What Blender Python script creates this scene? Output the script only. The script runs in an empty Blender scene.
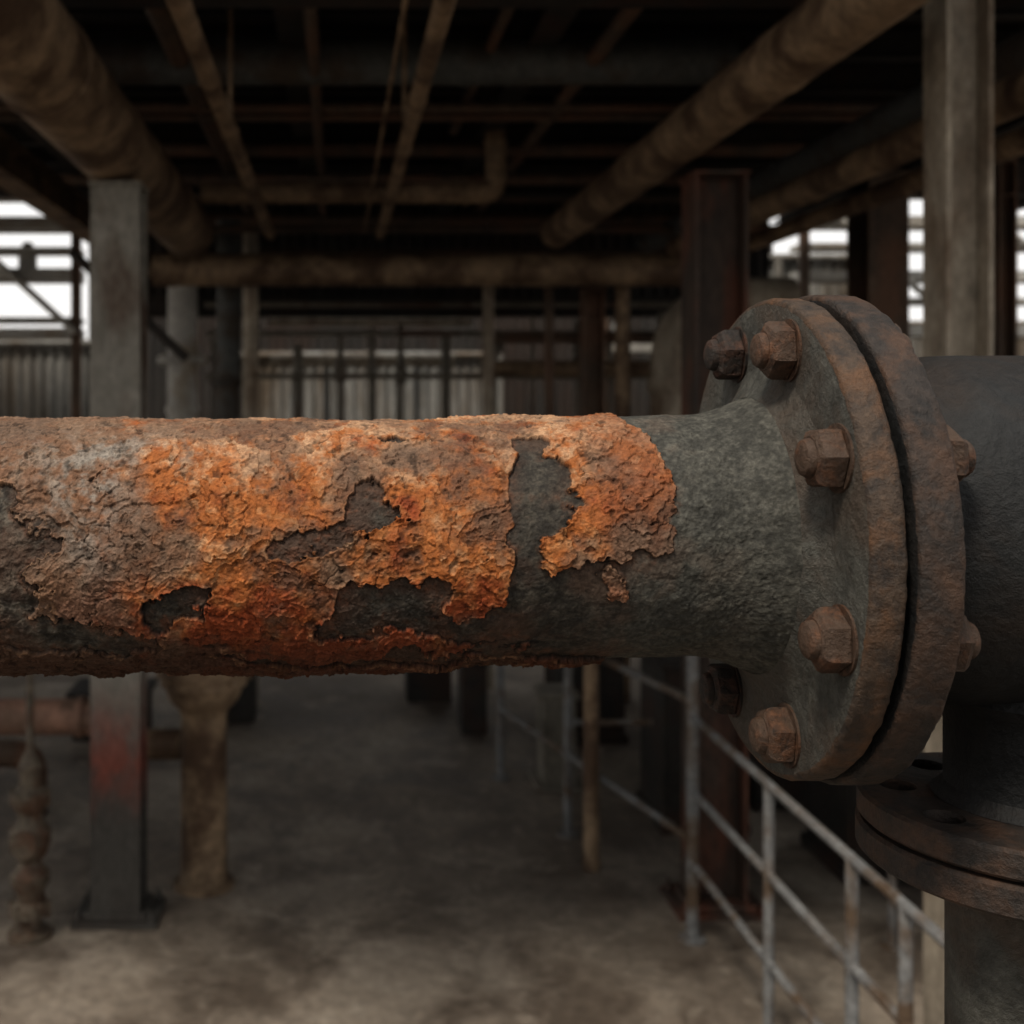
import bpy, bmesh, math, random
import numpy as np
from mathutils import Vector, Matrix
random.seed(7)
rng = np.random.RandomState(11)
S = bpy.context.scene
COL = S.collection
EYE = 2.4

# ------------------------------------------------------------------ noise
_perm = np.concatenate([rng.permutation(256)]*2)
_g = rng.normal(size=(256,3)); _g /= np.linalg.norm(_g,axis=1)[:,None]
def perlin(x,y,z):
    xi=np.floor(x).astype(np.int64); yi=np.floor(y).astype(np.int64); zi=np.floor(z).astype(np.int64)
    xf=x-xi; yf=y-yi; zf=z-zi
    xi&=255; yi&=255; zi&=255
    f=lambda t:t*t*t*(t*(t*6-15)+10)
    u,v,w=f(xf),f(yf),f(zf)
    def gr(a,b,c):
        h=_perm[(_perm[(_perm[(xi+a)&255]+yi+b)&255]+zi+c)&255]
        g=_g[h]
        return g[:,0]*(xf-a)+g[:,1]*(yf-b)+g[:,2]*(zf-c)
    l=lambda a,b,t:a+t*(b-a)
    x1=l(gr(0,0,0),gr(1,0,0),u); x2=l(gr(0,1,0),gr(1,1,0),u)
    x3=l(gr(0,0,1),gr(1,0,1),u); x4=l(gr(0,1,1),gr(1,1,1),u)
    return l(l(x1,x2,v),l(x3,x4,v),w)*1.6
def fbm(P,scale,octv=4,gain=.5,off=0.0):
    t=0;a=1;n=0;s=scale
    for i in range(octv):
        t=t+a*perlin(P[:,0]*s+off+i*17.3,P[:,1]*s+off*1.7+i*5.1,P[:,2]*s-off+i*9.7); n+=a; a*=gain; s*=2.03
    return t/n
def sst(a,b,x):
    t=np.clip((x-a)/(b-a),0,1); return t*t*(3-2*t)

# ------------------------------------------------------------------ materials
def nodes(name):
    m=bpy.data.materials.new(name); m.use_nodes=True
    nt=m.node_tree; b=nt.nodes['Principled BSDF']
    return m,nt,b
def ramp(nt,src,stops):
    r=nt.nodes.new('ShaderNodeValToRGB'); nt.links.new(src,r.inputs[0])
    els=r.color_ramp.elements
    while len(els)<len(stops): els.new(0.5)
    for e,(p,c) in zip(els,stops):
        e.position=p; e.color=(c[0],c[1],c[2],1) if isinstance(c,tuple) else (c,c,c,1)
    return r.outputs[0]
def noise(nt,vec,scale,detail=6,rough=.6,dist=0):
    n=nt.nodes.new('ShaderNodeTexNoise'); n.inputs['Scale'].default_value=scale
    n.inputs['Detail'].default_value=detail; n.inputs['Roughness'].default_value=rough
    n.inputs['Distortion'].default_value=dist
    nt.links.new(vec,n.inputs['Vector']); return n.outputs[0]
def mix(nt,fac,a,b,mode='MIX'):
    m=nt.nodes.new('ShaderNodeMix'); m.data_type='RGBA'; m.blend_type=mode
    for k,v in ((0,fac),(6,a),(7,b)):
        if isinstance(v,(float,int)): m.inputs[k].default_value=v
        elif isinstance(v,tuple): m.inputs[k].default_value=(v[0],v[1],v[2],1)
        else: nt.links.new(v,m.inputs[k])
    return m.outputs[2]
def vecs(nt,stretch=(1,1,1)):
    g=nt.nodes.new('ShaderNodeNewGeometry'); o=g.outputs['Position']
    mp=nt.nodes.new('ShaderNodeMapping'); mp.inputs['Scale'].default_value=stretch
    nt.links.new(o,mp.inputs[0]); return mp.outputs[0]
def bump(nt,b,h,strength,dist):
    bp=nt.nodes.new('ShaderNodeBump'); bp.inputs['Strength'].default_value=strength
    bp.inputs['Distance'].default_value=dist
    nt.links.new(h,bp.inputs['Height']); nt.links.new(bp.outputs[0],b.inputs['Normal'])
def weathered(name,base,dark,rust,amount=.5,scale=3,rough=.7,stretch=(1,1,1),bs=.4,bd=.01,fine=40,det=6,stain=None):
    m,nt,b=nodes(name)
    v=vecs(nt,stretch)
    n1=noise(nt,v,scale,det,.62,.3); n2=noise(nt,v,scale*3.1,det,.7); n3=noise(nt,v,fine,5,.7)
    c=mix(nt,ramp(nt,n2,[(.35,0.0),(.65,1.0)]),dark,base)
    t=.62-.28*amount
    c=mix(nt,ramp(nt,n1,[(t-.06,0.0),(t+.08,1.0)]),c,rust)
    if stain:   # rust bleeding within a height band: dark grime below, red oxide in the band
        z0,z1,sc=stain
        sp=nt.nodes.new('ShaderNodeSeparateXYZ'); g=nt.nodes.new('ShaderNodeNewGeometry'); nt.links.new(g.outputs['Position'],sp.inputs[0])
        mr=nt.nodes.new('ShaderNodeMapRange'); mr.inputs[1].default_value=0; mr.inputs[2].default_value=4; nt.links.new(sp.outputs[2],mr.inputs[0])
        low=ramp(nt,mr.outputs[0],[(0,.85),(z0/4,.8),(z1/4,0.0)])
        band=ramp(nt,mr.outputs[0],[((z0-.25)/4,0.0),(z0/4,.8),((z0*.6+z1*.4)/4,.6),(z1/4,0.0)])
        c=mix(nt,low,c,(.055,.05,.045))
        bb=mix(nt,1.0,band,ramp(nt,n2,[(.42,.1),(.58,1.0)]),'MULTIPLY')
        c=mix(nt,bb,c,sc)
    c=mix(nt,.6,c,ramp(nt,n3,[(.3,.3),(.7,1.0)]),'MULTIPLY')
    nt.links.new(c,b.inputs['Base Color'])
    b.inputs['Roughness'].default_value=rough
    b.inputs['Specular IOR Level'].default_value=.35
    bump(nt,b,mix(nt,.5,n2,n3),bs,bd)
    return m
M={}
M['tan']=weathered('weathered_tan_paint',(.37,.265,.17),(.19,.132,.085),(.11,.068,.042),.4,3.0)
M['grey']=weathered('weathered_grey_paint',(.25,.225,.185),(.14,.125,.10),(.12,.07,.048),.2,2.2,stretch=(1,1,.45))
M['valve']=weathered('weathered_valve',(.19,.155,.115),(.09,.072,.055),(.12,.07,.045),.4,8)
M['colgrey']=weathered('column_grey_paint',(.33,.31,.27),(.21,.195,.165),(.14,.10,.075),.15,2.2,stretch=(1,1,.45),stain=(.70,1.15,(.26,.07,.045)))
M['lgrey']=weathered('pale_grey_paint',(.48,.415,.33),(.27,.23,.18),(.20,.145,.10),.3,2.5,stretch=(1,1,.5))
M['brown']=weathered('rust_brown_steel',(.165,.115,.08),(.085,.06,.045),(.17,.095,.06),.35,3,stretch=(1,1,.4))
M['red']=weathered('red_oxide_steel',(.105,.073,.056),(.055,.043,.036),(.17,.073,.046),.35,3,stretch=(1,1,.4))
M['dark']=weathered('dark_steel',(.055,.048,.041),(.028,.025,.022),(.06,.036,.026),.3,3)
M['bluegrey']=weathered('blue_grey_paint',(.14,.142,.135),(.085,.088,.084),(.085,.064,.048),.3,3)
M['rail']=weathered('dull_grey_rail',(.27,.27,.265),(.16,.16,.158),(.13,.09,.06),.3,4)
M['pink']=weathered('faded_red_pipe',(.46,.27,.19),(.30,.175,.13),(.22,.14,.10),.4,3)
M['gasket']=weathered('gasket_black',(.01,.01,.01),(.006,.006,.006),(.02,.012,.008),.2,20)
M['flange']=weathered('flange_face_paint',(.122,.118,.101),(.060,.058,.050),(.088,.068,.052),.35,9,.60,bs=1.0,bd=.008,fine=130)
M['rim']=weathered('flange_rim_rust',(.112,.076,.052),(.045,.036,.030),(.145,.078,.042),.3,18,.60,bs=1.0,bd=.006,fine=150)
M['rim2']=weathered('flange_rim_dark',(.066,.050,.041),(.030,.026,.023),(.095,.056,.037),.3,18,.6,bs=1.0,bd=.006,fine=150)
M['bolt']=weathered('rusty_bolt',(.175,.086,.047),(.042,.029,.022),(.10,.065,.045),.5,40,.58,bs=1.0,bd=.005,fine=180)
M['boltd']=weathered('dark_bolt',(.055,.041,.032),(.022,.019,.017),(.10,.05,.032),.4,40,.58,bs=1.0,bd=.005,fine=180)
M['tee']=weathered('tee_dark_paint',(.030,.030,.029),(.014,.014,.014),(.032,.024,.019),.25,7,.62,bs=.9,bd=.006,fine=120)

m,nt,b=nodes('stained_concrete'); v=vecs(nt)
n1=noise(nt,v,.6,6,.6,.5); n2=noise(nt,v,1.7,8,.66,.4); n3=noise(nt,v,16,6,.75); n4=noise(nt,v,3.5,7,.7,.8)
c=ramp(nt,n1,[(.32,(.165,.137,.11)),(.5,(.285,.238,.19)),(.66,(.39,.335,.275))])
c=mix(nt,ramp(nt,n2,[(.39,.85),(.55,0.0)]),c,(.12,.094,.073))
c=mix(nt,ramp(nt,n4,[(.55,0.0),(.66,.6)]),c,(.42,.365,.30))
c=mix(nt,.75,c,ramp(nt,n3,[(.3,.35),(.7,1.0)]),'MULTIPLY')
nt.links.new(c,b.inputs['Base Color'])
nt.links.new(ramp(nt,n2,[(.3,.4),(.7,.85)]),b.inputs['Roughness'])
bump(nt,b,mix(nt,.4,n2,n3),.6,.03)
M['floor']=m
M['sheet']=weathered('corrugated_sheet',(.35,.34,.315),(.21,.205,.19),(.17,.135,.10),.35,1.6,stretch=(1,1,.25))
M['sheetd']=weathered('dark_corrugated_sheet',(.055,.048,.042),(.028,.025,.022),(.05,.034,.026),.3,1.6,stretch=(1,1,.25))
M['roof']=weathered('roof_deck',(.035,.028,.022),(.018,.015,.012),(.05,.03,.02),.3,1.2)
M['slab']=weathered('pale_slab',(.6,.58,.53),(.42,.4,.37),(.35,.29,.22),.2,2)

# ------------------------------------------------------------------ mesh helpers
def finish(name,bm,mat,angle=.6,parent=None,bev=0):
    me=bpy.data.meshes.new(name); bmesh.ops.recalc_face_normals(bm,faces=bm.faces[:]); bm.to_mesh(me); bm.free()
    for mt in (mat if isinstance(mat,(list,tuple)) else [mat]): me.materials.append(M[mt])
    me.shade_smooth(); me.set_sharp_from_angle(angle=angle)
    o=bpy.data.objects.new(name,me); COL.objects.link(o)
    if bev:
        md=o.modifiers.new('bevel','BEVEL'); md.width=bev; md.segments=2; md.limit_method='ANGLE'
    if parent: o.parent=parent
    return o
def empty(name):
    e=bpy.data.objects.new(name,None); COL.objects.link(e); e.empty_display_size=.1
    return e
def basis(d):
    d=Vector(d).normalized()
    up=Vector((0,0,1)) if abs(d.z)<.9 else Vector((1,0,0))
    a=d.cross(up).normalized(); b_=d.cross(a).normalized()
    return d,a,b_
def lathe(bm,o,d,prof,seg=32,rot=0,mi=0,cap=True):
    d,a,b_=basis(d); o=Vector(o); rings=[]
    for t,r in prof:
        ring=[bm.verts.new(o+d*t+(a*math.cos(rot+2*math.pi*i/seg)+b_*math.sin(rot+2*math.pi*i/seg))*r) for i in range(seg)]
        rings.append(ring)
    for A,B in zip(rings[:-1],rings[1:]):
        for i in range(seg):
            f=bm.faces.new((A[i],A[(i+1)%seg],B[(i+1)%seg],B[i])); f.material_index=mi
    if cap:
        f=bm.faces.new(rings[0][::-1]); f.material_index=mi
        f=bm.faces.new(rings[-1]); f.material_index=mi
def box(bm,c,s,rotz=0,mi=0,mat3=None):
    r=bmesh.ops.create_cube(bm,size=1)
    R=mat3.to_4x4() if mat3 else Matrix.Rotation(rotz,4,'Z')
    bmesh.ops.transform(bm,matrix=Matrix.Translation(c)@R@Matrix.Diagonal((s[0],s[1],s[2],1)),verts=r['verts'])
    for v_ in r['verts']:
        for f in v_.link_faces: f.material_index=mi
def tube(bm,pts,r,bend=None,seg=24,mi=0):
    pts=[Vector(p) for p in pts]; bend=bend or r*1.6
    path=[pts[0]]
    for i in range(1,len(pts)-1):
        p=pts[i]; d0=(pts[i-1]-p).normalized(); d1=(pts[i+1]-p).normalized()
        A=p+d0*bend; B=p+d1*bend
        for k in range(9):
            t=k/8; path.append(A*(1-t)**2+p*2*t*(1-t)+B*t*t)
    path.append(pts[-1])
    d,a,b_=basis(path[1]-path[0]); rings=[]
    for i,p in enumerate(path):
        if i==0: t=(path[1]-path[0]).normalized()
        elif i==len(path)-1: t=(path[-1]-path[-2]).normalized()
        else: t=((path[i+1]-p).normalized()+(p-path[i-1]).normalized()).normalized()
        a=(a-t*a.dot(t)).normalized(); b_=t.cross(a)
        rings.append([bm.verts.new(p+(a*math.cos(2*math.pi*k/seg)+b_*math.sin(2*math.pi*k/seg))*r) for k in range(seg)])
    for A,B in zip(rings[:-1],rings[1:]):
        for k in range(seg):
            f=bm.faces.new((A[k],A[(k+1)%seg],B[(k+1)%seg],B[k])); f.material_index=mi
    bm.faces.new(rings[0][::-1]).material_index=mi; bm.faces.new(rings[-1]).material_index=mi
def collar(bm,p,d,r,w=.03,k=1.25,mi=0):
    lathe(bm,Vector(p)-Vector(d).normalized()*w/2,d,[(0,r*.9),(0,r*k-.004),(.004,r*k),(w-.004,r*k),(w,r*k-.004),(w,r*.9)],32,0,mi)
def flangepair(bm,p,d,r,mi=0,k=1.7,w=.05):
    d=Vector(d).normalized(); p=Vector(p)
    collar(bm,p-d*w*.3,d,r,w*.5,k,mi); collar(bm,p+d*w*.3,d,r,w*.5,k,mi)
    _,a,b_=basis(d)
    for i in range(8):
        t=2*math.pi*(i+.5)/8; q=p+(a*math.cos(t)+b_*math.sin(t))*r*(1+k)/2
        lathe(bm,q-d*w*.9,d,[(0,r*.12),(w*1.8,r*.12)],6,0,mi)
def pipe(name,pts,r,mat,collars=(),flanges=(),bend=None,seg=28,parent=None,hangers=(),ck=1.12):
    bm=bmesh.new(); tube(bm,pts,r,bend,seg)
    P=[Vector(p) for p in pts]
    for si,t in collars:
        collar(bm,P[si].lerp(P[si+1],t),P[si+1]-P[si],r,max(.03,r*.5),ck)
    for si,t in flanges:
        flangepair(bm,P[si].lerp(P[si+1],t),P[si+1]-P[si],r,w=max(.04,r*.4))
    for (si,t,top) in hangers:
        q=P[si].lerp(P[si+1],t); collar(bm,q,P[si+1]-P[si],r,.04,1.12)
        lathe(bm,(q.x,q.y,q.z+r),(0,0,1),[(0,.012),(top-q.z-r,.012)],8)
    return finish(name,bm,mat,parent=parent)
def hbeam(bm,p0,p1,w,h,tf=.02,tw=.015,side=(1,0,0),mi=0,mis=None):
    p0=Vector(p0);p1=Vector(p1); d=(p1-p0); L=d.length; d.normalize()
    s=Vector(side); s=(s-d*s.dot(d)).normalized(); n=d.cross(s)
    R=Matrix((s,n,d)).transposed(); c=(p0+p1)/2
    box(bm,c+n*(h-tf)/2,(w,tf,L),mat3=R,mi=mi); box(bm,c-n*(h-tf)/2,(w,tf,L),mat3=R,mi=mi)
    box(bm,c,(tw,h-2*tf,L),mat3=R,mi=mi if mis is None else mis)
def column(name,x,y,ztop,w,h,mat,side=(1,0,0),plate=True,mis=None,stiff=True):
    bm=bmesh.new(); hbeam(bm,(x,y,.02),(x,y,ztop-.02),w,h,side=side,mis=mis)
    px_,py_=(w,h) if abs(side[0])>.5 else (h,w)
    box(bm,(x,y,ztop-.01),(px_*1.05,py_*1.15,.02))
    if plate:
        box(bm,(x,y,.012),(px_*1.7,py_*1.5,.024))
        box(bm,(x,y,.04),(px_*1.25,py_*1.2,.03))
        for sx in(-1,1):
            for sy in(-1,1):
                lathe(bm,(x+sx*px_*.72,y+sy*py_*.6,.02),(0,0,1),[(0,.018),(.03,.018),(.03,.009),(.055,.009)],6)
    if stiff:
        for z in (ztop-.25,ztop*.35): box(bm,(x,y,z),(px_*.97,py_*.97,.015))
    return finish(name,bm,mat,bev=.003)

# ------------------------------------------------------------------ RUSTY PIPE (dense displaced surface)
PY,PZ,PR=1.0,EYE-.1258,.110
FZ=PZ+.008
FX=.375
def rusty_pipe():
    xs=np.concatenate([np.linspace(-2.2,-.33,150,endpoint=False),np.linspace(-.33,FX,1120)])
    ph=np.concatenate([np.linspace(-115,115,640,endpoint=False),np.linspace(115,245,90,endpoint=False)])
    nx,nph=len(xs),len(ph)
    U,PH=np.meshgrid(xs,np.radians(ph),indexing='ij'); U=U.ravel();PH=PH.ravel()
    R=PR-.0020-.0035*sst(-.1,.28,U)+.022*sst(.300,FX+.012,U)**1.5
    P=np.stack([U,-np.cos(PH)*PR,np.sin(PH)*PR],1)
    u=U*1000; p=np.degrees(PH); p=np.where(p>180,p-360,p)
    w1=fbm(P,13,5,.58,3.); w2=fbm(P,13,5,.58,41.)
    w3=fbm(P,55,4,.62,13.); w4=fbm(P,55,4,.62,77.)
    uw=u+w1*26+w3*12; pw=p+w2*14+w4*7
    def g(cu,cp,su,sp,a): return a*np.exp(-((uw-cu)/su)**2-((pw-cp)/sp)**2)
    holes=[(-32,3,25,7,1.45),(2,11,15,5,1.3),(24,21,13,10,1.5),(42,14,14,4,1.0),(167,28,26,17,1.8),(172,-17,42,15,1.8),(152,6,12,8,1.0),
      (43,-19,54,9,1.25),(20,-31,46,6,.9),(90,-35,34,8,1.0),(-262,5,26,28,1.3),(-215,-38,60,12,1.0),(240,-32,70,27,1.8),(-122,-24,30,8,1.1),
      (135,-40,24,7,.9),(48,60,18,3,.7),(-197,35,12,7,.4),(-230,8,24,6,.6),(60,-55,80,8,.7),(160,54,16,6,1.4),(-60,-54,60,5,.6),(-100,33,9,4,.6),
      (-160,-42,26,6,.7),(110,8,7,4,.5)]
    pos=[(-85,22,56,22,.3),(90,28,36,22,.3),(118,-15,22,10,.9),(-20,-18,20,7,.9),(184,-2,20,8,2.4),(212,-17,14,7,2.1),(232,28,34,26,1.0),
      (-75,-32,36,9,.5),(85,2,26,8,.3),(-170,-10,14,20,.5)]
    G=np.full(len(U),.46)
    for h in holes: G-=g(*h)
    for h in pos: G+=g(*h)
    G-=1.6*sst(252,278,uw+(.35*(np.abs(pw-22))-6))
    G-=.25*sst(-45,-80,pw)
    G+=w1*.42+w3*.36
    rust=sst(-.03,.03,G)
    soft=sst(-.45,.05,G+.25*w3)
    edge=np.exp(-((G-.06)/.05)**2)
    t1=fbm(P,15,5,.50,5.)*2.8+w3*.35
    q1=t1*2.2; fr=q1-np.floor(q1); terr=(np.floor(q1)+sst(.95,1.,fr))/2.2
    lip=np.exp(-(fr/.12)**2)
    t2=fbm(P,44,4,.55,9.)*2.8+w4*.25; q2=t2*2; fr2=q2-np.floor(q2); terr2=(np.floor(q2)+sst(.92,1.,fr2))/2
    f1=fbm(P,45,4,.5,21.); f2=fbm(P,150,4,.6,31.); f3=fbm(P,420,3,.65,55.)
    ck=fbm(P+np.stack([w3,w4,w3],1)*.006,22,4,.5,61.); crack=np.exp(-(ck/.018)**2)*sst(.0,.25,w1+.1)
    ck2=fbm(P,80,3,.5,71.); crack2=np.exp(-(ck2/.028)**2)
    pit=np.clip(fbm(P,100,3,.5,66.)-.20,0,1)
    crust=sst(185,80,u)
    h=rust*(.0032+.0026*terr+.0012*terr2+.0009*lip+.0005*f1+.0008*f2+.0005*f3+.0022*edge*np.clip(w3+.4,0,1)-.0030*pit-.0012*crack-.0002*crack2)
    neck=sst(225,300,u)
    h+=(1-rust)*(.0014*f1+.0007*f2+.00035*f3-.0012*pit+crust*(.0013*terr2+.0007*f2+.0004*f3))*(1+.5*neck)
    h+=.0010*fbm(P,9,3,.5,88.)
    h+=.0075*np.clip(fbm(P,32,3,.5,91.)-.08,0,1)*np.exp(-((p+85)/26)**2)*sst(280,150,u)
    h*=1-.8*sst(355,375,u)
    h*=1-.35*sst(45,75,p)*sst(135,105,p)
    RR=R+h
    dz=(FZ-PZ)*sst(.0,.33,U)
    co=np.stack([U,PY-np.cos(PH)*RR,PZ+dz+np.sin(PH)*RR],1)
    C=lambda *c:np.array(c)[None,:]
    def mixc(a,b_,f): return a*(1-f[:,None])+b_*f[:,None]
    n1=fbm(P,20,4,.6,101.); n2=fbm(P,70,4,.65,111.); n3=fbm(P,230,3,.6,121.); n4=fbm(P,9,3,.5,141.)
    pid=np.floor(q1)*1.7+np.floor(q2)*.9; plate=np.sin(pid*12.9898)*.5+.5
    col=mixc(C(.36,.125,.035),C(.46,.21,.080),sst(-.1,.45,n2*.6+.25*n1+.35*(plate-.5)))
    tan=sst(.0,.5,n1*.6+n2*.45+.42*sst(15,60,pw)-.06+.25*(plate-.5))
    col=mixc(col,C(.48,.305,.185),tan*.85)
    deep=sst(.05,.5,-.5*n1+.5*fbm(P,33,3,.6,131.)+.5*sst(8,-42,pw))
    deep=np.clip(deep+g(-174,-8,12,24,.9)+g(240,5,24,24,.6),0,1)
    col=mixc(col,C(.26,.056,.018),deep*.9)
    rp=sst(190,235,uw)
    col=mixc(col,C(.21,.085,.042),rp*(.55+.5*sst(-.2,.3,n1)))
    lo=sst(-.12,.3,-t1*.32+n2*.35+n4*.4)
    col=mixc(col,C(.125,.068,.044),lo*.85)
    brn=sst(-.05,.42,n1-.3*n2+.75*sst(-90,-220,uw)-.05+.4*n4)
    col=mixc(col,C(.165,.108,.074),brn*.8)
    lil=np.clip(g(-200,38,34,22,1.1)+g(-150,52,40,8,.4)+g(-265,50,30,12,.6)+g(-190,5,24,16,.5),0,1)*sst(-.25,.3,n2+n1)
    col=mixc(col,C(.27,.24,.205),lil*.9)
    und_shade=sst(-22,-62,p)  # brown underside rust, darkened further so its shade is painted into the colour
    col=mixc(col,C(.070,.036,.022),und_shade*.8)
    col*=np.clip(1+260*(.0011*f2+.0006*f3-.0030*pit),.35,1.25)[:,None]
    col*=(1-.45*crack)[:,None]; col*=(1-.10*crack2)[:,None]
    bs=mixc(C(.038,.033,.027),C(.080,.070,.055),sst(-.3,.4,n2+.4*n3))
    bb=sst(-.35,.15,n1+.1*np.cos(uw/60))*(1-neck)*(1-np.clip(g(167,28,30,22,.9)+g(172,-17,40,18,.6),0,1))
    bs=mixc(bs,C(.080,.047,.032),np.clip(bb,0,1)*.85)
    bs=mixc(bs,C(.18,.064,.030),crust*.6*sst(.1,.5,n2+.4*n1))
    gl=np.clip(g(-262,5,34,40,1.2)+g(-215,-35,60,16,.6),0,1); bs=mixc(bs,C(.175,.155,.125),gl*.8*sst(-.3,.4,n2))
    nc=mixc(C(.056,.054,.046),C(.128,.122,.102),sst(-.35,.5,n2*.6+n3*.3+n1*.4))
    bs=mixc(bs,nc,sst(180,260,u))
    bs=mixc(bs,C(.10,.062,.043),.6*sst(-.05,.4,n1+.3*n2)*sst(368,220,u))
    bs=mixc(bs,C(.15,.06,.03),.6*soft*(1-rust)*sst(-.2,.3,n2))
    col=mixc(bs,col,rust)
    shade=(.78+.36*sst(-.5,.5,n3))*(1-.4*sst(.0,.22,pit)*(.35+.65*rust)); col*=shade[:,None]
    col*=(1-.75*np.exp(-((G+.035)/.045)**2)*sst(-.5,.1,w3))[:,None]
    bright=edge*rust*sst(-.1,.3,n2); col=mixc(col,C(.46,.26,.14),bright*.35)
    col=np.clip(col,.004,.8)
    i=np.arange(nx-1)[:,None]; j=np.arange(nph)[None,:]; j2=(j+1)%nph
    F=np.stack([i*nph+j,(i+1)*nph+j,(i+1)*nph+j2,i*nph+j2],-1).reshape(-1,4)
    me=bpy.data.meshes.new('rusty_pipe')
    me.vertices.add(len(co)); me.vertices.foreach_set('co',co.astype(np.float32).ravel())
    me.loops.add(F.size); me.loops.foreach_set('vertex_index',F.astype(np.int32).ravel())
    me.polygons.add(len(F)); me.polygons.foreach_set('loop_start',(np.arange(len(F))*4).astype(np.int32))
    me.update(calc_edges=True); me.validate()
    a=me.color_attributes.new('corrosion_shade','FLOAT_COLOR','POINT')
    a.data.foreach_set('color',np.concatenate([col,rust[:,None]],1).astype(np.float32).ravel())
    me.shade_smooth()
    m,nt,b=nodes('peeling_rust'); at=nt.nodes.new('ShaderNodeAttribute'); at.attribute_name='corrosion_shade'
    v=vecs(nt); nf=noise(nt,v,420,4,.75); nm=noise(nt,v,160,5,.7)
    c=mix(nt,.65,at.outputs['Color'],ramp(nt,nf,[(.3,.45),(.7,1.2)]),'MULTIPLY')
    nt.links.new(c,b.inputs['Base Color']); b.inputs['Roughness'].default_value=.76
    b.inputs['Specular IOR Level'].default_value=.3
    bump(nt,b,mix(nt,.5,nf,nm),.9,.0017)
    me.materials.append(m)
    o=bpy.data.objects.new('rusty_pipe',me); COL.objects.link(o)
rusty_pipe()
bm=bmesh.new()
box(bm,(-1.7,PY,.02),(.34,.34,.04)); lathe(bm,(-1.7,PY,.04),(0,0,1),[(0,.05),(PZ-.19,.05)],20)
box(bm,(-1.7,PY,PZ-.135),(.2,.24,.03))
for s in(-1,1): box(bm,(-1.7,PY+s*.125,PZ-.09),(.2,.02,.1))
finish('pipe_support_stand',bm,'dark')

# ------------------------------------------------------------------ FLANGED JOINT
def cut_holes(o,centers,axis,r,depth):
    bm=bmesh.new()
    for c in centers: lathe(bm,Vector(c)-Vector(axis)*depth/2,axis,[(0,r),(depth,r)],24)
    cu=finish('tmp',bm,'dark')
    md=o.modifiers.new('h','BOOLEAN'); md.object=cu; md.operation='DIFFERENCE'; md.solver='EXACT'
    dg=bpy.context.evaluated_depsgraph_get(); me=bpy.data.meshes.new_from_object(o.evaluated_get(dg))
    o.modifiers.clear(); o.data=me; bpy.data.objects.remove(cu)
J=empty('bolted_flange_joint')
T1,T2=.0265,.033; X1=FX; X1e=FX+T1; X2=X1e+.006; X2e=X2+T2
def disc(name,x,r,t,mats,parent):
    bm=bmesh.new()
    prof=[(0,.115),(0,.14),(0,r*.85),(0,r-.0045),(.0012,r-.0015),(.004,r),(t*.35,r),(t*.65,r),(t-.004,r),(t-.0012,r-.0015),(t,r-.0045),(t,.115)]
    lathe(bm,(x,PY,FZ),(1,0,0),prof,256,cap=False)
    co=np.array([v_.co[:] for v_ in bm.verts]); nz=fbm(co,28,4,.6,7.); nz2=fbm(co,90,3,.6,17.)
    rr=np.hypot(co[:,1]-PY,co[:,2]-FZ); k=(rr>r*.97)
    for v_,a_,b_,q in zip(bm.verts,nz,nz2,k):
        if q:
            d_=Vector((0,v_.co.y-PY,v_.co.z-FZ)).normalized(); v_.co+=d_*(.0016*a_+.0014*b_); v_.co.x+=.0010*b_
    for f in bm.faces:
        c=f.calc_center_median(); f.material_index=1 if math.hypot(c.y-PY,c.z-FZ)>r-.004 else 0
    return finish(name,bm,mats,angle=.9,parent=parent)
disc('front_flange',X1,.2055,T1,['flange','rim'],J)
disc('rear_flange',X2,.2090,T2,['tee','rim2'],J)
bm=bmesh.new(); lathe(bm,(X1e-.001,PY,FZ),(1,0,0),[(0,.188),(.008,.188)],96); finish('gasket',bm,'gasket',parent=J)
bm=bmesh.new(); lathe(bm,(X1-.014,PY,FZ),(1,0,0),[(0,.120),(.005,.126),(.010,.134),(.0145,.148)],96,cap=False); finish('neck_fillet',bm,'flange',parent=J)
for k,ad in enumerate((19,70,111,154,200.5,250,295,341)):
    a=math.radians(ad); cy=PY+.170*math.cos(a); cz=FZ+.170*math.sin(a)
    bm=bmesh.new(); rot=random.random()*1.0
    lathe(bm,(X1-.002,cy,cz),(1,0,0),[(0,.0262),(.002,.0262)],32)
    lathe(bm,(X1-.002,cy,cz),(-1,0,0),[(0,.0235),(.0012,.0246),(.0135,.0246),(.0172,.0228),(.0195,.0185)],6,rot)
    lathe(bm,(X1-.0208,cy,cz),(-1,0,0),[(0,.0178),(.0012,.0165)],32)
    lathe(bm,(X1-.0205,cy,cz),(-1,0,0),[(0,.0152),(.004,.0148),(.0070,.0132),(.0088,.0095),(.0095,.005)],24)
    lathe(bm,(X2e,cy,cz),(1,0,0),[(0,.0262),(.002,.0262)],32)
    lathe(bm,(X2e+.002,cy,cz),(1,0,0),[(0,.0235),(.0012,.0248),(.0145,.0248),(.0195,.0205)],6,rot+.4)
    lathe(bm,(X2e+.021,cy,cz),(1,0,0),[(0,.0145),(.006,.0145),(.009,.0125)],20)
    lathe(bm,(X1+.001,cy,cz),(1,0,0),[(0,.011),(X2e-X1-.002,.011)],16)
    finish('hex_bolt_%d'%(k+1),bm,'boltd' if k in (0,1,6,7) else 'bolt',angle=.5,parent=J)

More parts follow.
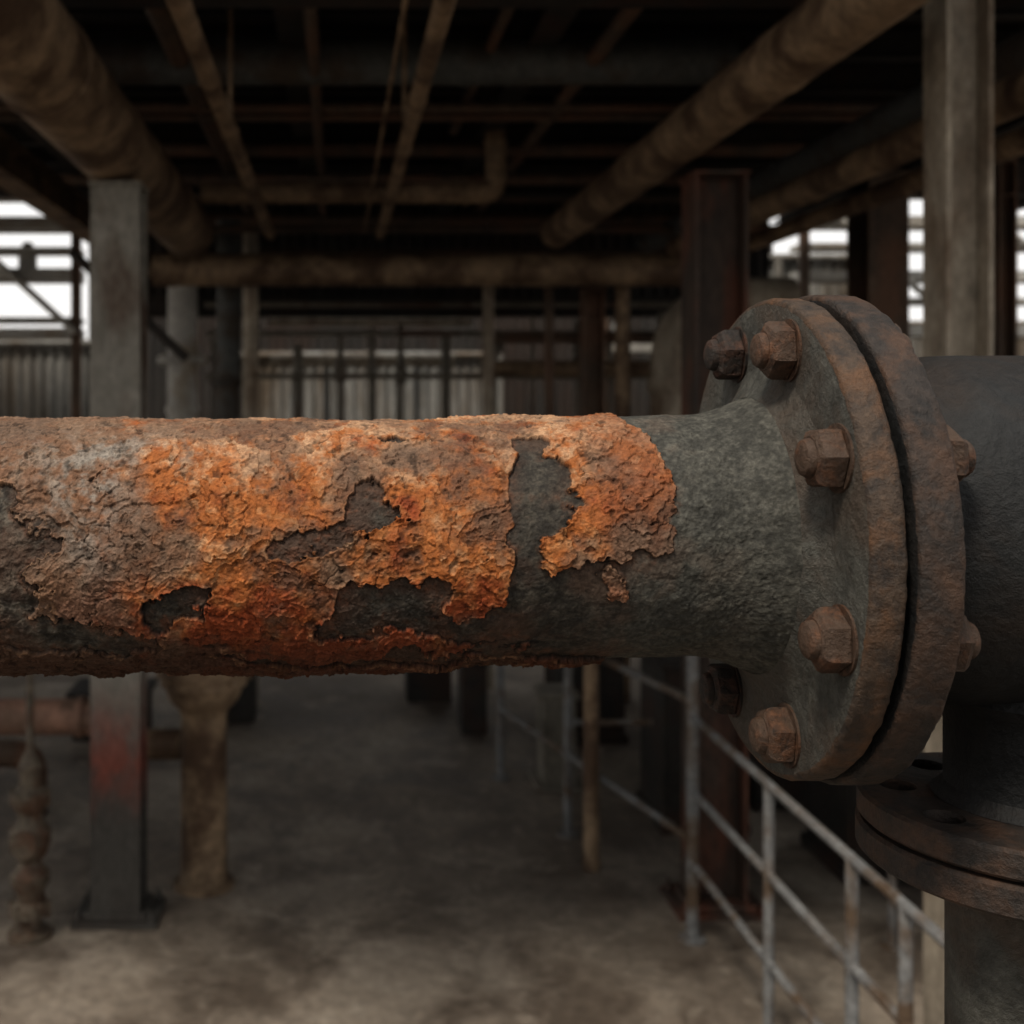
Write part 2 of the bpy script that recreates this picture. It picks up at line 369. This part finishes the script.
# ------------------------------------------------------------------ TEE + LOWER FLANGE + RISER
TX=.611; TZ=EYE-.112
T=empty('pipe_tee')
bm=bmesh.new()
lathe(bm,(X2e+.0005,PY,TZ),(1,0,0),[(0,.134),(.03,.136),(.055,.143),(.075,.150),(.1,.151),(.9,.151),(.93,.145),(.97,.12),(.99,.07),(1.0,.02)],96)
finish('tee_body',bm,'tee',parent=T)
bm=bmesh.new(); ZF=EYE-.3515
lathe(bm,(TX,PY,TZ),(0,0,-1),[(0,.066),(.12,.072),(.146,.082),(.156,.072),(.175,.068),(TZ-ZF-.012,.068),(TZ-ZF-.0005,.078)],64)
finish('tee_branch',bm,'tee',parent=T)
L=empty('riser_flange')
cs=[(TX+.105*math.cos(math.radians(22.5+45*k)),PY+.105*math.sin(math.radians(22.5+45*k)),ZF-.03) for k in range(8)]
for nm,z0,t,r in (('upper_flange',ZF,.025,.139),('lower_flange',ZF-.028,.027,.140)):
    bm=bmesh.new()
    lathe(bm,(TX,PY,z0),(0,0,-1),[(0,.055),(0,r-.003),(.003,r),(t-.003,r),(t,r-.003),(t,.055)],128)
    o=finish(nm,bm,'rim2',angle=.7,parent=L)
    if nm=='upper_flange': cut_holes(o,cs,(0,0,1),.0165,.2); o.data.shade_smooth(); o.data.set_sharp_from_angle(angle=.6)
bm=bmesh.new(); lathe(bm,(TX,PY,ZF-.024),(0,0,-1),[(0,.122),(.005,.122)],64); finish('gasket',bm,'gasket',parent=L)
bm=bmesh.new()
lathe(bm,(TX,PY,ZF-.0555),(0,0,-1),[(0,.078),(.012,.070),(.02,.0665),(.9,.0665),(.91,.071),(.93,.071),(.94,.0665),(ZF-.0555-.04,.0665),(ZF-.0555-.04,.16),(ZF-.0555,.16)],64)
finish('riser_pipe',bm,'flange')

# ------------------------------------------------------------------ SHELL
bm=bmesh.new(); box(bm,(0,10,-.05),(70,60,.1)); finish('floor',bm,'floor')
def corrugated(bm,x0,x1,y,z0,z1,pitch=.12,amp=.03):
    n=max(2,int((x1-x0)/pitch*4)); vs=[]
    for i in range(n+1):
        x=x0+(x1-x0)*i/n; o=amp if i%4 in(0,1) else 0
        vs.append((bm.verts.new((x,y+o,z0)),bm.verts.new((x,y+o,z1))))
    for (a,b1),(c,d) in zip(vs[:-1],vs[1:]): bm.faces.new((a,c,d,b1))
ZC=EYE+2.1
bm=bmesh.new()
def deck(x0,x1,y0,y1,z):
    n=int((y1-y0)/.15*2); vs=[]
    for i in range(n+1):
        y=y0+(y1-y0)*i/n; o=.04 if i%4 in(0,1) else 0
        vs.append((bm.verts.new((x0,y,z+o)),bm.verts.new((x1,y,z+o))))
    for (a,b1),(c,d) in zip(vs[:-1],vs[1:]): bm.faces.new((a,c,d,b1))
deck(-7,6.3,2.5,11,ZC)
box(bm,(-.35,6.7,ZC+.09),(13.4,8.6,.04))
finish('ceiling',bm,'roof')
bm=bmesh.new()
for i in range(12):
    y=2.9+i*.72; hbeam(bm,(-6.9,y,ZC-.08),(6.2,y,ZC-.08),.08,.15,.012,.01,side=(0,1,0))
finish('roof_purlins',bm,'dark')
bm=bmesh.new()
for x in (-3.6,-1.9,-.2,1.0,2.4,4.3,6.1): hbeam(bm,(x,2.5,ZC-.27),(x,11,ZC-.27),.14,.24,.016,.012,side=(1,0,0))
for y in (4.4,8.6): hbeam(bm,(-6.9,y,ZC-.45),(6.2,y,ZC-.45),.15,.22,.016,.012,side=(0,1,0))
finish('roof_girders',bm,'dark')
bm=bmesh.new(); corrugated(bm,-3.6,6.4,16.6,0,ZC+.3); finish('wall_back',bm,'sheetd')
bm=bmesh.new(); corrugated(bm,-2.0,4.2,11.0,EYE+.95,ZC); hbeam(bm,(-2.2,11,EYE+.9),(4.3,11,EYE+.9),.15,.2,side=(0,1,0))
finish('fascia_panel',bm,'sheetd')
bm=bmesh.new(); corrugated(bm,-10,10,-4.5,0,2.4,.2,.05); finish('light_block_wall',bm,'sheetd')  # unseen dark wall added behind the camera to cut frontal light
def fence(name,x0,x1,y,z1,mat='sheet'):
    bm=bmesh.new(); corrugated(bm,x0,x1,y,0,z1)
    tube(bm,[(x0,y-.03,z1),(x1,y-.03,z1)],.04,seg=12); tube(bm,[(x0,y-.05,z1*.6),(x1,y-.05,z1*.6)],.03,seg=12)
    n=int((x1-x0)/1.5)+1
    for i in range(n+1):
        x=x0+(x1-x0)*i/n; box(bm,(x,y-.06,z1/2),(.07,.07,z1))
    finish(name,bm,mat)
fence('corrugated_fence',-1.2,1.9,13.2,EYE+.52)
fence('corrugated_fence',-7.5,-2.6,12.4,EYE+.62)
fence('corrugated_fence',3.6,6.0,12.4,EYE+1.55)
fence('corrugated_fence',6.2,12,13.5,EYE+.9)

# ------------------------------------------------------------------ COLUMNS
column('steel_column',-1.005,5.3,3.40,.23,.20,'colgrey',side=(1,0,0),stiff=False)
column('steel_column',1.80,5.4,3.47,.22,.25,'red',side=(0,1,0),stiff=False)
column('steel_column',2.19,4.0,ZC-.4,.16,.165,'lgrey',side=(0,1,0),stiff=False)
column('steel_column',4.75,8.1,ZC-.4,.15,.13,'brown',side=(0,1,0))
column('steel_column',4.1,8.6,ZC-.4,.3,.36,'brown',side=(1,0,0))
# ------------------------------------------------------------------ OVERHEAD PIPES
pipe('large_overhead_pipe',[(-1.05,2.4,3.60),(-1.05,8.15,3.60)],.185,'tan',collars=[(0,.29),(0,.6),(0,.8)],seg=48,ck=1.04)
bm=bmesh.new(); hbeam(bm,(-1.75,2.5,3.66),(-1.75,10.8,3.66),.16,.2,side=(1,0,0)); hbeam(bm,(-3.2,6.1,3.47),(-1.9,6.1,3.47),.14,.13,side=(0,1,0)); finish('support_beam',bm,'tan')
pipe('thin_overhead_pipe',[(-.47,2.5,3.60),(-.47,8.3,3.60)],.037,'tan',collars=[(0,.3),(0,.62)],hangers=[(0,.45,ZC-.2)])
pipe('thin_overhead_pipe',[(.33,2.5,3.60),(.33,8.3,3.60)],.034,'tan',collars=[(0,.35),(0,.7)],hangers=[(0,.5,ZC-.2)])
pipe('conduit',[(.215,2.5,3.62),(.215,8.3,3.62)],.009,'tan',collars=[(0,.4)])
pipe('cross_pipe',[(-.85,7.25,3.72),(1.025,7.25,3.72),(1.025,7.25,4.25)],.068,'tan',collars=[(0,.1),(0,.9),(1,.6)],bend=.09)
pipe('cross_pipe',[(-1.35,8.48,3.37),(2.7,8.48,3.37)],.122,'tan',collars=[(0,.03),(0,.5),(0,.72)],seg=40,ck=1.05)
pipe('dark_header_pipe',[(-1.3,5.6,4.07),(1.95,5.6,4.07)],.118,'bluegrey',collars=[(0,.2),(0,.6)],seg=40,ck=1.06)
pipe('dark_header_pipe',[(-2.4,9.4,4.12),(4.0,9.4,4.12)],.09,'brown',collars=[(0,.3)])
pipe('diagonal_header_pipe',[(1.61,2.3,3.62),(1.61,8.3,3.62)],.115,'tan',collars=[(0,.3),(0,.6),(0,.85)],seg=40,ck=1.04)
pipe('side_header_pipe',[(2.46,2.2,3.50),(2.46,8.2,3.50)],.075,'tan',collars=[(0,.2),(0,.6)],ck=1.05)
pipe('side_header_pipe',[(2.84,2.2,3.47),(2.84,10,3.47)],.055,'tan',collars=[(0,.25),(0,.6)])
pipe('side_header_pipe',[(2.75,2.2,3.78),(2.75,10,3.78)],.09,'bluegrey',collars=[(0,.25),(0,.6)])
bm=bmesh.new()
for (x0,x1,y,z,r) in ((-2.2,3.6,6.3,4.02,.03),(-2.2,3.6,6.5,4.02,.03),(-2.2,3.6,8.0,3.95,.04),(-1.5,3.6,9.0,3.75,.035),(-1.5,3.6,10.2,3.7,.05),(-1.5,3.6,3.9,4.22,.03),(-1.5,3.6,7.5,4.05,.05),(-1.5,3.6,9.8,3.95,.06)):
    tube(bm,[(x0,y,z),(x1,y,z)],r,seg=12)
for (x,y0,y1,z,r) in ((.75,2.6,7.2,4.1,.03),(1.25,2.6,10,4.05,.04),(-.1,2.6,10.5,4.0,.03),(2.05,4.6,10.5,3.95,.05),(-.75,2.6,10.5,4.05,.05),(3.3,2.6,10.5,3.9,.06)):
    tube(bm,[(x,y0,z),(x,y1,z)],r,seg=12)
finish('roof_conduit_grid',bm,'brown')
# ------------------------------------------------------------------ BACKGROUND PIPEWORK
pipe('pale_standpipe',[(-1.42,10.6,0),(-1.42,10.6,3.85)],.14,'slab',flanges=[(0,.72)],collars=[(0,.6)])
pipe('pale_standpipe',[(-.66,8.9,0),(-.66,8.9,3.7)],.062,'lgrey',collars=[(0,.7)])
pipe('standpipe',[(-.86,9.2,0),(-.86,9.2,3.85)],.10,'bluegrey',flanges=[(0,.66)])
pipe('standpipe',[(1.28,9.5,0),(1.28,9.5,3.4)],.048,'lgrey',collars=[(0,.8)])
pipe('standpipe',[(1.75,9.3,0),(1.75,9.3,3.4)],.038,'brown',collars=[(0,.8)])
pipe('standpipe',[(-1.30,7.5,0),(-1.30,7.5,3.3)],.04,'dark',collars=[(0,.8)])
column('steel_column',2.08,9.2,3.3,.17,.17,'brown',side=(0,1,0))
pipe('standpipe',[(2.30,9.1,0),(2.30,9.1,3.3)],.06,'tan',collars=[(0,.8)])
pipe('swept_duct',[(2.72,9.0,0),(2.72,9.0,3.15),(3.6,9.0,3.15)],.22,'lgrey',bend=.5,collars=[(0,.8)],seg=40)
pipe('horizontal_service_pipe',[(-.65,11.25,3.18),(1.35,11.25,3.18)],.045,'lgrey',collars=[(0,.3),(0,.8)])
pipe('horizontal_service_pipe',[(-.65,11.45,2.80),(1.2,11.45,2.80)],.06,'lgrey',collars=[(0,.3),(0,.8)])
pipe('horizontal_service_pipe',[(1.4,10.05,2.95),(3.4,10.05,2.95)],.05,'brown',collars=[(0,.4)])
pipe('horizontal_service_pipe',[(1.4,10.05,2.68),(3.4,10.05,2.68)],.07,'tan',collars=[(0,.4)])
pipe('knee_brace_pipe',[(-1.6,6.9,3.3),(-.9,6.9,2.65)],.03,'dark',collars=[(0,.5)])
bm=bmesh.new()
rr_=random.Random(3)
for k,x in enumerate((-1.1,-.35,.05,.35,.62,1.05,1.5,1.85,2.3,2.6,3.1)):
    y=10.75+rr_.uniform(-.1,.1); r=rr_.choice([.02,.03,.045]); z=rr_.uniform(2.9,3.25)
    lathe(bm,(x,y,0),(0,0,1),[(0,r),(z,r)],12)
    if k%2==0:
        zz=rr_.uniform(2.5,2.8); lathe(bm,(x,y,zz),(0,0,1),[(0,r),(.01,r*2),(.03,r*2),(.05,r*1.3),(.10,r*1.8),(.15,r*1.3),(.17,r*2),(.19,r*2),(.2,r)],14)
        lathe(bm,(x,y,zz+.1),(0,-1,0),[(0,.012),(.16,.012),(.16,.06),(.175,.06)],14)
for z,y in ((2.62,10.55),(3.02,10.6),(3.28,10.5)):
    tube(bm,[(-1.2,y,z),(3.2,y,z)],.028,seg=10)
finish('small_bore_pipework',bm,'grey')
def rack(name,x0,x1,y,zs,mat='slab'):
    bm=bmesh.new()
    for z,h in zs: box(bm,((x0+x1)/2,y,z),(x1-x0,.35,h))
    n=max(1,int((x1-x0)/1.3))
    for i in range(n+1): box(bm,(x0+(x1-x0)*i/n,y-.2,max(z for z,_ in zs)/2),(.09,.06,max(z for z,_ in zs)),mi=1)
    for i in range(n):
        a=Vector((x0+(x1-x0)*i/n,y-.24,zs[-1][0])); c=Vector((x0+(x1-x0)*(i+1)/n,y-.24,zs[0][0])); tube(bm,[a,c],.035,seg=10,mi=0)
    for i in range(n*2):
        x=x0+(x1-x0)*(i+.3)/(n*2); z=zs[i%3][0]+.03; lathe(bm,(x,y,z),(0,0,1),[(0,.09),(.22,.09),(.27,.05),(.30,.05)],14)
    finish(name,bm,[mat,'brown'],bev=.004)
rack('outdoor_pipe_rack',-7,-2.5,11.2,[(3.05,.10),(3.18,.05),(3.62,.12),(3.86,.05),(4.12,.12),(4.4,.06)])
rack('outdoor_pipe_rack',4.7,11,11.6,[(3.1,.12),(3.4,.06),(3.65,.10),(3.95,.06),(4.2,.10),(4.5,.06)])
rack('outdoor_pipe_rack',3.0,4.5,12.9,[(3.0,.12),(3.5,.06),(3.8,.1)])

# ------------------------------------------------------------------ LOWER LEFT
pipe('process_pipe',[(-3.4,5.75,.80),(-1.22,5.75,.80)],.09,'pink',collars=[(0,.97)],flanges=[(0,.4)])
pipe('process_pipe',[(-1.22,5.75,.66),(-.78,5.75,.66)],.075,'tan',collars=[(0,.1)])
bm=bmesh.new()
lathe(bm,(-.648,5.63,0),(0,0,1),[(0,.15),(.02,.15),(.02,.120),(.05,.115),(.84,.112),(.88,.125),(.90,.15),(.935,.175),(.975,.19),(1.0,.195),(1.0,.215),(1.05,.215),(1.055,.235),(1.10,.235),(1.11,.19),(1.8,.19)],40)
for i in range(8):
    a=2*math.pi*i/8; lathe(bm,(-.648+.222*math.cos(a),5.63+.222*math.sin(a),1.02),(0,0,1),[(0,.016),(.11,.016)],6)
finish('vessel_leg',bm,'tan')
bm=bmesh.new()
lathe(bm,(-1.367,5.1,0),(0,0,1),[(0,.10),(.02,.10),(.03,.05),(.09,.05),(.10,.085),(.14,.085),(.16,.055),(.20,.06),(.24,.085),(.28,.088),(.31,.06),(.34,.05),(.37,.075),(.43,.092),(.47,.092),(.51,.06),(.55,.055),(.60,.085),(.64,.085),(.67,.05),(.72,.045),(.76,.055),(.80,.035),(.84,.018),(1.5,.018),(1.5,.03),(1.53,.03)],28)
for z in (.12,.45,.62):
    for i in range(6):
        a=2*math.pi*i/6; lathe(bm,(-1.367+.08*math.cos(a),5.1+.08*math.sin(a),z-.035),(0,0,1),[(0,.014),(.07,.014)],6)
lathe(bm,(-1.367,5.04,.45),(0,-1,0),[(0,.045),(.05,.045),(.05,.06),(.065,.06)],20)
lathe(bm,(-1.367,5.1,1.45),(0,0,1),[(0,.11),(.01,.125),(.025,.125),(.035,.11),(.035,.085),(0,.085),(0,.11)],32,cap=False)
for i in range(4):
    a=math.pi*i/2; box(bm,(-1.367+.05*math.cos(a),5.1+.05*math.sin(a),1.467),(.1,.016,.014),rotz=a)
finish('gate_valve',bm,'valve')
pipe('floor_pipe',[(-3.5,6.6,.35),(-1.75,6.6,.35),(-1.75,6.6,0)],.08,'brown',collars=[(0,.5)])
bm=bmesh.new()
for (x,y,w,d,h) in ((-.75,8.6,.3,.3,.5),(-1.6,8.2,.5,.4,.3),(.75,9.2,.35,.35,.4),(1.0,8.3,.18,.3,.5)):
    box(bm,(x,y,h/2),(w,d,h)); box(bm,(x,y,h+.02),(w*1.15,d*1.15,.04)); lathe(bm,(x,y,h),(0,0,1),[(0,w*.3),(.2,w*.3),(.26,w*.15)],20)
finish('pump_pedestals',bm,'dark',bev=.006)
bm=bmesh.new()
box(bm,(1.38,7.1,.28),(.20,.25,.56)); box(bm,(1.38,7.1,.58),(.24,.29,.04)); box(bm,(1.38,7.1,.02),(.3,.34,.04))
finish('concrete_pedestal',bm,'grey',bev=.008)

# ------------------------------------------------------------------ GUARD RAILING
bm=bmesh.new()
RX=1.59; Hh=.99
for y in [2.1,2.62,3.17,3.5,4.17,5.06]:
    r=.020 if y!=5.06 else .028; top=Hh if y!=5.06 else 1.34
    lathe(bm,(RX,y,0),(0,0,1),[(0,.06),(.012,.06),(.012,r),(top,r)],16)
for x,y in [(1.286,6.28),(1.05,7.22)]: lathe(bm,(x,y,0),(0,0,1),[(0,.06),(.012,.06),(.012,.026),(1.30,.026)],16)
for z in (Hh,.66,.34): tube(bm,[(RX,2.1,z),(RX,5.06,z)],.017,seg=14)
for z in (1.06,.44): tube(bm,[(RX,5.06,z),(1.05,7.22,z)],.019,seg=14)
tube(bm,[(1.286,6.28,.62),(1.75,6.28,.62)],.018,seg=12)
finish('guard_railing',bm,'rail')
pipe('brown_post',[(1.31,5.82,0),(1.31,5.82,1.6)],.040,'tan',collars=[(0,.02)])
bm=bmesh.new()
for y in (2.6,3.4,4.4,5.0):
    lathe(bm,(2.45,y,0),(0,0,1),[(0,.05),(.012,.05),(.012,.02),(.9,.02)],14)
for z in (.9,.5): tube(bm,[(2.45,2.2,z),(2.45,5.2,z)],.018,seg=12)
finish('guard_railing',bm,'rail')
# ------------------------------------------------------------------ MACHINERY behind the railing
bm=bmesh.new()
box(bm,(3.3,7.4,.12),(1.7,1.5,.24)); lathe(bm,(2.55,7.3,.62),(1,0,0),[(0,.12),(.02,.27),(.08,.30),(.75,.30),(.80,.27),(.86,.13),(1.1,.13),(1.1,.22),(1.2,.24),(1.5,.24),(1.55,.1)],32)
for i in range(12):
    a=2*math.pi*i/12; box(bm,(2.97,7.3+.31*math.cos(a),.62+.31*math.sin(a)),(.62,.02,.05),mat3=Matrix.Rotation(a,3,'X'))
box(bm,(2.95,7.3,.3),(.5,.5,.14)); box(bm,(3.75,7.3,.3),(.4,.4,.2)); lathe(bm,(3.9,7.3,.8),(0,0,1),[(0,.1),(.5,.1),(.5,.17),(.55,.17)],24)
finish('pump_unit',bm,'dark',bev=.005)
bm=bmesh.new()
for i in range(5):
    box(bm,(1.87,2.7+i*.27,.30-.03*i),(.4,.06,.10)); box(bm,(1.87,2.7+i*.27,.17-.015*i),(.06,.06,.30-.03*i))
box(bm,(1.70,3.24,.14),(.06,1.3,.12)); box(bm,(2.04,3.24,.14),(.06,1.3,.12)); box(bm,(1.87,3.24,.04),(.4,1.3,.04))
finish('cable_tray_stack',bm,'grey',bev=.004)
def cabinet(x,y,w,d,h):
    bm=bmesh.new()
    box(bm,(x,y,h/2+.05),(w,d,h)); box(bm,(x,y,h+.07),(w*1.08,d*1.08,.04)); box(bm,(x,y,.03),(w*1.1,d*1.1,.06))
    for q in (-.25,.25):
        box(bm,(x+q*w,y-d/2-.01,h*.55),(w*.42,.02,h*.75)); box(bm,(x+q*w*.3,y-d/2-.03,h*.55),(.015,.03,.12))
        for s in range(4): box(bm,(x+q*w,y-d/2-.022,h*.75+s*.025),(w*.3,.01,.01))
    finish('switchgear_cabinet',bm,'dark',bev=.006)
for a_ in ((2.05,6.55,.45,.5,.85),(2.80,5.9,.5,.5,.6),(1.80,8.2,.45,.5,.9)): cabinet(*a_)
pipe('floor_pipe',[(2.28,2.6,.55),(2.28,3.7,.55)],.06,'bluegrey',flanges=[(0,.45)])
bm=bmesh.new(); box(bm,(3.7,4.8,.8),(.9,1.6,1.6)); box(bm,(3.7,4.8,1.63),(1.0,1.7,.06))
for i in range(3): box(bm,(3.24,4.3+i*.5,.85),(.03,.42,1.2))
finish('equipment_cabinet',bm,'dark',bev=.01)

# ------------------------------------------------------------------ LIGHT / WORLD / CAMERA
w=bpy.data.worlds.new('overcast'); S.world=w; w.use_nodes=True
nt=w.node_tree; bg=nt.nodes['Background']
tc=nt.nodes.new('ShaderNodeTexCoord'); sx=nt.nodes.new('ShaderNodeSeparateXYZ'); nt.links.new(tc.outputs['Generated'],sx.inputs[0])
c=ramp(nt,sx.outputs[2],[(0.0,(.95,.93,.905)),(.5,(.83,.84,.85))])
nt.links.new(c,bg.inputs[0]); bg.inputs[1].default_value=1.0
def sun(name,d,e,ang,col):
    sl=bpy.data.lights.new(name,'SUN'); sl.energy=e; sl.angle=math.radians(ang); sl.color=col
    so=bpy.data.objects.new(name,sl); COL.objects.link(so)
    so.rotation_euler=Vector(d).to_track_quat('-Z','Y').to_euler()
sun('sun',(.34,.46,-.82),2.5,10,(1,.92,.81))
cam=bpy.data.cameras.new('camera'); co=bpy.data.objects.new('camera',cam); COL.objects.link(co)
co.location=(0,0,EYE); co.rotation_euler=(math.radians(90),0,0)
cam.lens=40; cam.sensor_width=36; cam.shift_x=177/1024; cam.shift_y=-112/1024
cam.clip_start=.05; cam.dof.use_dof=True; cam.dof.focus_distance=.92; cam.dof.aperture_fstop=5.8
S.camera=co
S.view_settings.view_transform='Standard'
try: S.view_settings.look='Medium High Contrast'
except Exception as e:
    print('LOOK',e); S.view_settings.look='None'
